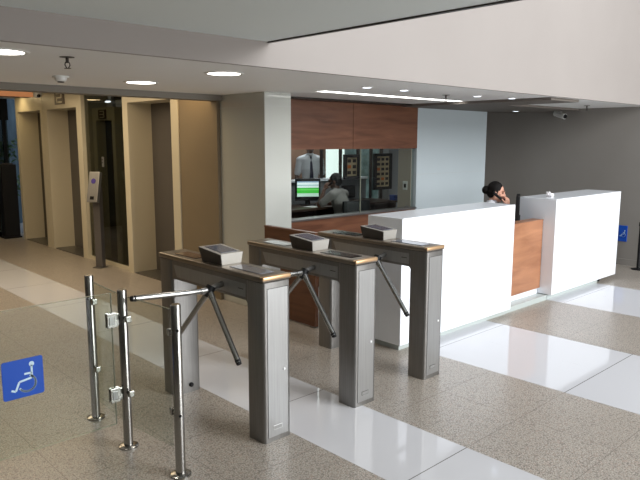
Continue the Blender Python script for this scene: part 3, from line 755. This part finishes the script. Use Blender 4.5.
def person(P, label, loc, rz, shirt_m, skin_m, group=None, bun=False, tie=False, voxel=0.0045, fem=False):
    r0 = None
    mb = MB()
    k = 0.92 if fem else 1.0
    sp = [P['pelvis'], P['waist'], P['chest'], P['upchest'], P['neck']]
    rx = [0.165*(1.02 if fem else 1), 0.135*k, 0.155*k, 0.150*k, 0.065]; ry = [0.12, 0.10, 0.115, 0.095, 0.058]; rz_ = [0.10,0.11,0.12,0.09,0.05]
    yaw = P.get('yaw', 0)
    def torso(m, ex):
        for i in range(len(sp)-1):
            for t in (0,0.34,0.67) if i < len(sp)-2 else (0,0.4):
                a = lambda L_: L_[i]*(1-t)+L_[i+1]*t
                m.ball(lerp(sp[i], sp[i+1], t), (a(rx)+ex, a(ry)+ex, a(rz_)), (0,0,yaw))
        m.chain([lerp(P['shL'],P['upchest'],0.15), V(P['upchest'])+V((0,0,0.03)), lerp(P['shR'],P['upchest'],0.15)], [0.058*k+ex,0.08*k+ex,0.058*k+ex])
        for s in 'LR': m.chain([P['sh'+s], lerp(P['sh'+s], P['neck'], 0.8)], [0.055*k+ex, 0.045+ex])
    torso(mb, 0)
    mb.chain([P['neck'], lerp(P['neck'], P['head'], 0.75)], [0.056*k, 0.052*k])
    H = head_matrix(P)
    def hp(x, y, z): return H @ V((x,y,z))
    hr = (P.get('tilt',0), P.get('roll',0), P.get('turn',0))
    mb.ball(hp(0,-0.012,0.022), (0.074,0.092,0.092), hr); mb.ball(hp(0,0.020,-0.030), (0.062,0.070,0.080), hr)
    mb.ball(hp(0,0.050,-0.082), (0.034,0.030,0.028), hr)              # chin
    mb.chain([hp(-0.045,-0.005,-0.06), hp(0,0.045,-0.088), hp(0.045,-0.005,-0.06)], [0.022,0.024,0.022], 8)
    mb.chain([hp(0,0.082,0.018), hp(0,0.103,-0.022)], [0.010,0.0155], 8); mb.ball(hp(0.012,0.092,-0.026), 0.010); mb.ball(hp(-0.012,0.092,-0.026), 0.010)
    mb.chain([hp(-0.04,0.074,0.030), hp(0,0.086,0.028), hp(0.04,0.074,0.030)], [0.011,0.012,0.011], 8)
    mb.chain([hp(-0.018,0.083,-0.054), hp(0,0.090,-0.054), hp(0.018,0.083,-0.054)], [0.009,0.011,0.009], 8)
    for s in (-1,1):
        mb.ball(hp(s*0.077,-0.012,-0.01), (0.010,0.019,0.032), hr)
        mb.ball(hp(s*0.045,0.058,-0.025), (0.024,0.02,0.024), hr)
    for s in 'LR':
        mb.chain([P['sh'+s], lerp(P['sh'+s],P['el'+s],0.5), P['el'+s], lerp(P['el'+s],P['wr'+s],0.4), P['wr'+s]], [0.052*k,0.046*k,0.038*k,0.038*k,0.026*k])
        hd_, hn, curl = P['hand'+s]
        hand(mb, P['wr'+s], hd_, hn, P.get('thumb'+s, 1 if s == 'R' else -1), curl)
        mb.chain([P['hip'+s], lerp(P['hip'+s],P['kn'+s],0.5), P['kn'+s], lerp(P['kn'+s],P['an'+s],0.35), P['an'+s]], [0.088,0.076,0.056,0.055,0.036])
        fd = V(P.get('footdir', (0,1,0)))
        mb.chain([V(P['an'+s])+V((0,0,-0.03))-fd*0.03, V(P['an'+s])+fd*0.08+V((0,0,-0.048)), V(P['an'+s])+fd*0.15+V((0,0,-0.052))], [0.034,0.032,0.024])
    me = remesh(mb, voxel, 'person', 3)
    body = meshobj('person', me, skin_m, None)
    body.location = loc; body.rotation_euler = (0,0,rz)
    tag(body, label, 'person', group)
    # shirt with short sleeves
    sb = MB(); torso(sb, 0.011)
    for s in 'LR': sb.chain([P['sh'+s], lerp(P['sh'+s],P['el'+s],0.45), lerp(P['sh'+s],P['el'+s],0.78)], [0.064*k,0.060*k,0.058*k])
    sb.ball(P['pelvis'], (0.172,0.128,0.09), (0,0,yaw))
    sh = meshobj('shirt', remesh(sb, 0.008, 'shirt', 3), shirt_m, body)
    cb = MB()
    nk = V(P['neck']); 
    cb.lathe([(0.066*k,-0.012),(0.070*k,0.010),(0.064*k,0.030),(0.060*k,0.030),(0.060*k,-0.012)], nk+V((0,0,0.01)), (0.15,0,0), 24)
    obj('collar', cb, shirt_m, sh, smooth=True)
    tb = MB(); tb.ball(V(P['pelvis'])+V((0,0,-0.04)), (0.178,0.136,0.10), (0,0,yaw))
    for s in 'LR': tb.chain([P['hip'+s], lerp(P['hip'+s],P['kn'+s],0.5), P['kn'+s], lerp(P['kn'+s],P['an'+s],0.35), lerp(P['kn'+s],P['an'+s],0.93)], [0.099,0.088,0.070,0.068,0.058])
    meshobj('trousers', remesh(tb, 0.009, 'trousers', 3), M['trouser'], body)
    for s in 'LR':
        fd = V(P.get('footdir', (0,1,0))); A = V(P['an'+s])
        fb = MB().chain([A+V((0,0,-0.032))-fd*0.035, A+fd*0.08+V((0,0,-0.046)), A+fd*0.165+V((0,0,-0.050))], [0.044,0.042,0.034])
        meshobj('shoe', remesh(fb, 0.008, 'shoe', 2), M['shoe'], body)
    hb = MB()
    hb.ball(hp(0,-0.026,0.036), (0.083,0.094,0.094), hr); 
    hb.ball(hp(0,-0.050,-0.015), (0.078,0.062,0.070), hr)
    if bun:
        hb.ball(hp(0,-0.128,0.0), (0.050,0.045,0.050), hr); hb.ball(hp(0,-0.10,0.015), (0.035,0.05,0.035), hr)
        for s in (-1,1): hb.ball(hp(s*0.064,-0.022,0.004), (0.022,0.040,0.045), hr)
    meshobj('hair', remesh(hb, 0.006, 'hair', 2), M['hair'], body)
    for s in (-1,1):
        e = obj('eye', MB().ball(hp(s*0.031,0.077,0.008), (0.013,0.008,0.007), hr), M['eye'], body, smooth=True)
        obj('eyebrow', MB().chain([hp(s*0.018,0.089,0.031), hp(s*0.034,0.086,0.036), hp(s*0.048,0.077,0.031)], [0.004,0.0045,0.003], 8), M['hair'], body)
    obj('lips', MB().chain([hp(-0.020,0.086,-0.053), hp(0,0.0975,-0.053), hp(0.020,0.086,-0.053)], [0.004,0.0075,0.004], 8), M['lips'] if fem else skin_m, body)
    if tie:
        U = V(P['upchest']); N_ = V(P['neck']); W_ = V(P['waist'])
        f1 = N_+V((0,0.078,-0.01)); f2 = V(P['upchest'])+V((0,0.122,-0.05)); f3 = V(P['chest'])+V((0,0.142,-0.06)); f4 = V(P['waist'])+V((0,0.135,-0.02))
        tb = MB()
        pts = [(f1,0.016),(f1+V((0,0.012,-0.035)),0.020),(f1+V((0,0.014,-0.045)),0.014),(f2,0.022),(f3,0.030),(f4,0.038),(f4+V((0,0,-0.05)),0.004)]
        b_ = bmesh.new(); L1 = []
        for p, w in pts:
            L1.append((b_.verts.new(p+V((-w,0,0))), b_.verts.new(p+V((0,0.010,0))), b_.verts.new(p+V((w,0,0))), b_.verts.new(p+V((0,-0.012,0)))))
        for a, c_ in zip(L1, L1[1:]):
            for i in range(4): b_.faces.new((a[i], a[(i+1)%4], c_[(i+1)%4], c_[i]))
        b_.faces.new(L1[0]); b_.faces.new(L1[-1][::-1])
        tb._add(b_); obj('necktie', tb, M['tie'], body)
    return body

# guard standing behind the half wall (faces the camera side)
P = dict(pelvis=(0,0,0.95), waist=(0,0.01,1.10), chest=(0,0.01,1.26), upchest=(0,0,1.39), neck=(0,-0.01,1.50), head=(0,0.02,1.655), tilt=-0.1,
         shL=(-0.185,-0.01,1.42), shR=(0.185,-0.01,1.42), elL=(-0.235,-0.05,1.13), elR=(0.235,-0.03,1.13), wrL=(-0.22,0.06,0.90), wrR=(0.22,0.08,0.90),
         handL=((0.05,0.1,-1),(1,0,0),0.35), handR=((-0.05,0.1,-1),(-1,0,0),0.35),
         hipL=(-0.095,0,0.92), hipR=(0.095,0,0.92), knL=(-0.10,0.01,0.50), knR=(0.10,0.01,0.50), anL=(-0.11,-0.02,0.085), anR=(0.11,-0.02,0.085))
person(P, 'guard standing in white shirt and navy tie behind the booth half wall', (7.80,8.52,0), math.radians(148), M['shirt'], M['skindark'], tie=True)
# guard seated with his back to us, phone at his ear
P = dict(pelvis=(0,0,0.55), waist=(0,0.0,0.70), chest=(0,0.03,0.82), upchest=(0,0.07,0.925), neck=(0,0.10,1.01), head=(0,0.14,1.145), tilt=-0.15, turn=0.35,
         shL=(-0.18,0.07,0.95), shR=(0.18,0.07,0.95), elL=(-0.27,0.24,0.79), elR=(0.26,0.20,0.76), wrL=(-0.165,0.22,1.02), wrR=(0.10,0.40,0.80),
         handL=((0.35,-0.25,0.9),(0.9,-0.2,-0.2),0.55), handR=((-0.5,0.85,0),(0,0,-1),0.25), thumbL=-1,
         hipL=(-0.095,0.02,0.53), hipR=(0.095,0.02,0.53), knL=(-0.12,0.42,0.53), knR=(0.12,0.42,0.53), anL=(-0.12,0.40,0.085), anR=(0.12,0.40,0.085))
person(P, 'seated guard in grey shirt, back turned, phone at ear, facing the green monitor', (7.0,6.92,0), math.radians(12), M['shirtgrey'], M['skindark'])
chair(7.06, 6.86, math.radians(-18), 'black office chair under the seated guard')
ph = obj('telephone_handset', MB().chain([(-0.095,0.13,1.125),(-0.105,0.19,1.085),(-0.085,0.235,1.05)], [0.018,0.012,0.018], 10), M['black'], smooth=True)
ph.location = (7.0,6.92,0); ph.rotation_euler = (0,0,math.radians(12)); tag(ph, 'dark telephone handset at the seated guard ear', 'telephone')
# receptionist on the phone behind the counter
P = dict(pelvis=(0,0,0.53), waist=(0,0.01,0.67), chest=(0,0.03,0.80), upchest=(0,0.045,0.925), neck=(0,0.055,1.00), head=(0,0.10,1.135), tilt=-0.20, turn=0.0,
         shL=(-0.165,0.03,0.965), shR=(0.165,0.03,0.975), elL=(-0.21,0.20,0.74), elR=(0.20,0.26,0.80), wrL=(-0.10,0.40,0.775), wrR=(0.105,0.235,0.975),
         handL=((0.4,0.9,0),(0,0,-1),0.25), handR=((-0.35,-0.05,0.95),(-0.6,-0.75,0.0),0.75), thumbR=1,
         hipL=(-0.095,0.02,0.51), hipR=(0.095,0.02,0.51), knL=(-0.10,0.40,0.52), knR=(0.10,0.40,0.52), anL=(-0.10,0.36,0.085), anR=(0.10,0.36,0.085))
WL, WR = (6.79,4.25,0.02), math.radians(-150)
person(P, 'receptionist with dark hair in a bun talking on a phone behind the counter', WL, WR, M['shirt'], M['skin'], bun=True, fem=True)
chair(WL[0], WL[1], WR, 'black office chair under the receptionist')
ph = obj('telephone_handset', MB().chain([(0.098,0.075,1.13),(0.108,0.13,1.085),(0.072,0.19,1.045)], [0.020,0.014,0.020], 10), M['black'], smooth=True)
ph.location = WL; ph.rotation_euler = (0,0,WR); tag(ph, 'black telephone handset held by the receptionist', 'telephone')

# ------------------------------------------------------------------ light
w = bpy.data.worlds.new('sky'); scene.world = w; w.use_nodes = True
bg = w.node_tree.nodes['Background']; bg.inputs['Color'].default_value = (0.86,0.93,1.0,1); bg.inputs['Strength'].default_value = 0.82
def area(name, loc, rot, sx, sy, power, col):
    l = bpy.data.lights.new(name, 'AREA'); l.shape = 'RECTANGLE'; l.size = sx; l.size_y = sy; l.energy = power; l.color = col
    o = bpy.data.objects.new(name, l); o.location = loc; o.rotation_euler = rot; COL.objects.link(o); return o
area('daylight_glazing', (7.6,-6.0,5.0), (math.radians(78),0,0), 8.5, 3.6, 1500, (0.97,0.985,1.0))
area('low_fill', (7.0,-6.0,1.25), (math.radians(90),0,0), 8.0, 2.1, 420, (0.98,0.99,1.0))  # unseen fill light added to brighten the slab and near floor
for x, y in ((-1.9,0.6),(-1.3,-1.4),(0.5,-2.0),(-2.8,2.2)):  # unseen fill spots added so floor bounce brightens the slab
    l = bpy.data.lights.new('hall_fill_spot', 'SPOT'); l.energy = 90; l.spot_size = math.radians(95); l.spot_blend = 0.6; l.color = (1,0.97,0.93); l.shadow_soft_size = 0.1
    o = bpy.data.objects.new('hall_fill_spot', l); o.location = (x,y,2.37); COL.objects.link(o)
area('lobby_warm_light', (2.4,8.2,2.48), (0,0,0), 2.4, 3.2, 75, (1.0,0.80,0.54))
area('lobby_wall_washer', (3.7,6.25,2.48), (0,math.radians(-25),0), 0.2, 0.5, 3.5, (1.0,0.70,0.36))
area('booth_light', (6.9,7.0,2.2), (0,0,0), 1.2, 0.6, 15, (0.95,0.97,1.0))
area('booth_back_light', (8.0,8.7,2.2), (0,0,0), 0.8, 0.5, 15, (0.95,0.97,1.0))
for x, y in ((1.215,3.80),(2.67,4.985),(2.746,3.91)):
    l = bpy.data.lights.new('downlight_beam', 'SPOT'); l.energy = 9; l.spot_size = math.radians(110); l.spot_blend = 0.8; l.color = (1,0.93,0.82); l.shadow_soft_size = 0.08
    o = bpy.data.objects.new('downlight_beam', l); o.location = (x,y,ZC-0.03); COL.objects.link(o)

# ------------------------------------------------------------------ camera
yaw, pit, roll = math.radians(46.63788788), math.radians(8.75513002), math.radians(0.12140626)
fw = Vector((math.cos(yaw)*math.cos(pit), math.sin(yaw)*math.cos(pit), -math.sin(pit)))
rt = Vector((math.sin(yaw), -math.cos(yaw), 0)); up = rt.cross(fw)
r2 = rt*math.cos(roll)+up*math.sin(roll); u2 = r2.cross(fw)
cd = bpy.data.cameras.new('camera'); cd.sensor_width = 36; cd.lens = 36*644.221/640; cd.clip_start = 0.02
co = bpy.data.objects.new('camera', cd); COL.objects.link(co)
m3 = Matrix((r2, u2, -fw)).transposed()
co.matrix_world = Matrix.Translation((0,0,1.76)) @ m3.to_4x4()
scene.camera = co
scene.view_settings.view_transform = 'Standard'
scene.view_settings.look = 'None'
scene.view_settings.exposure = 0.0
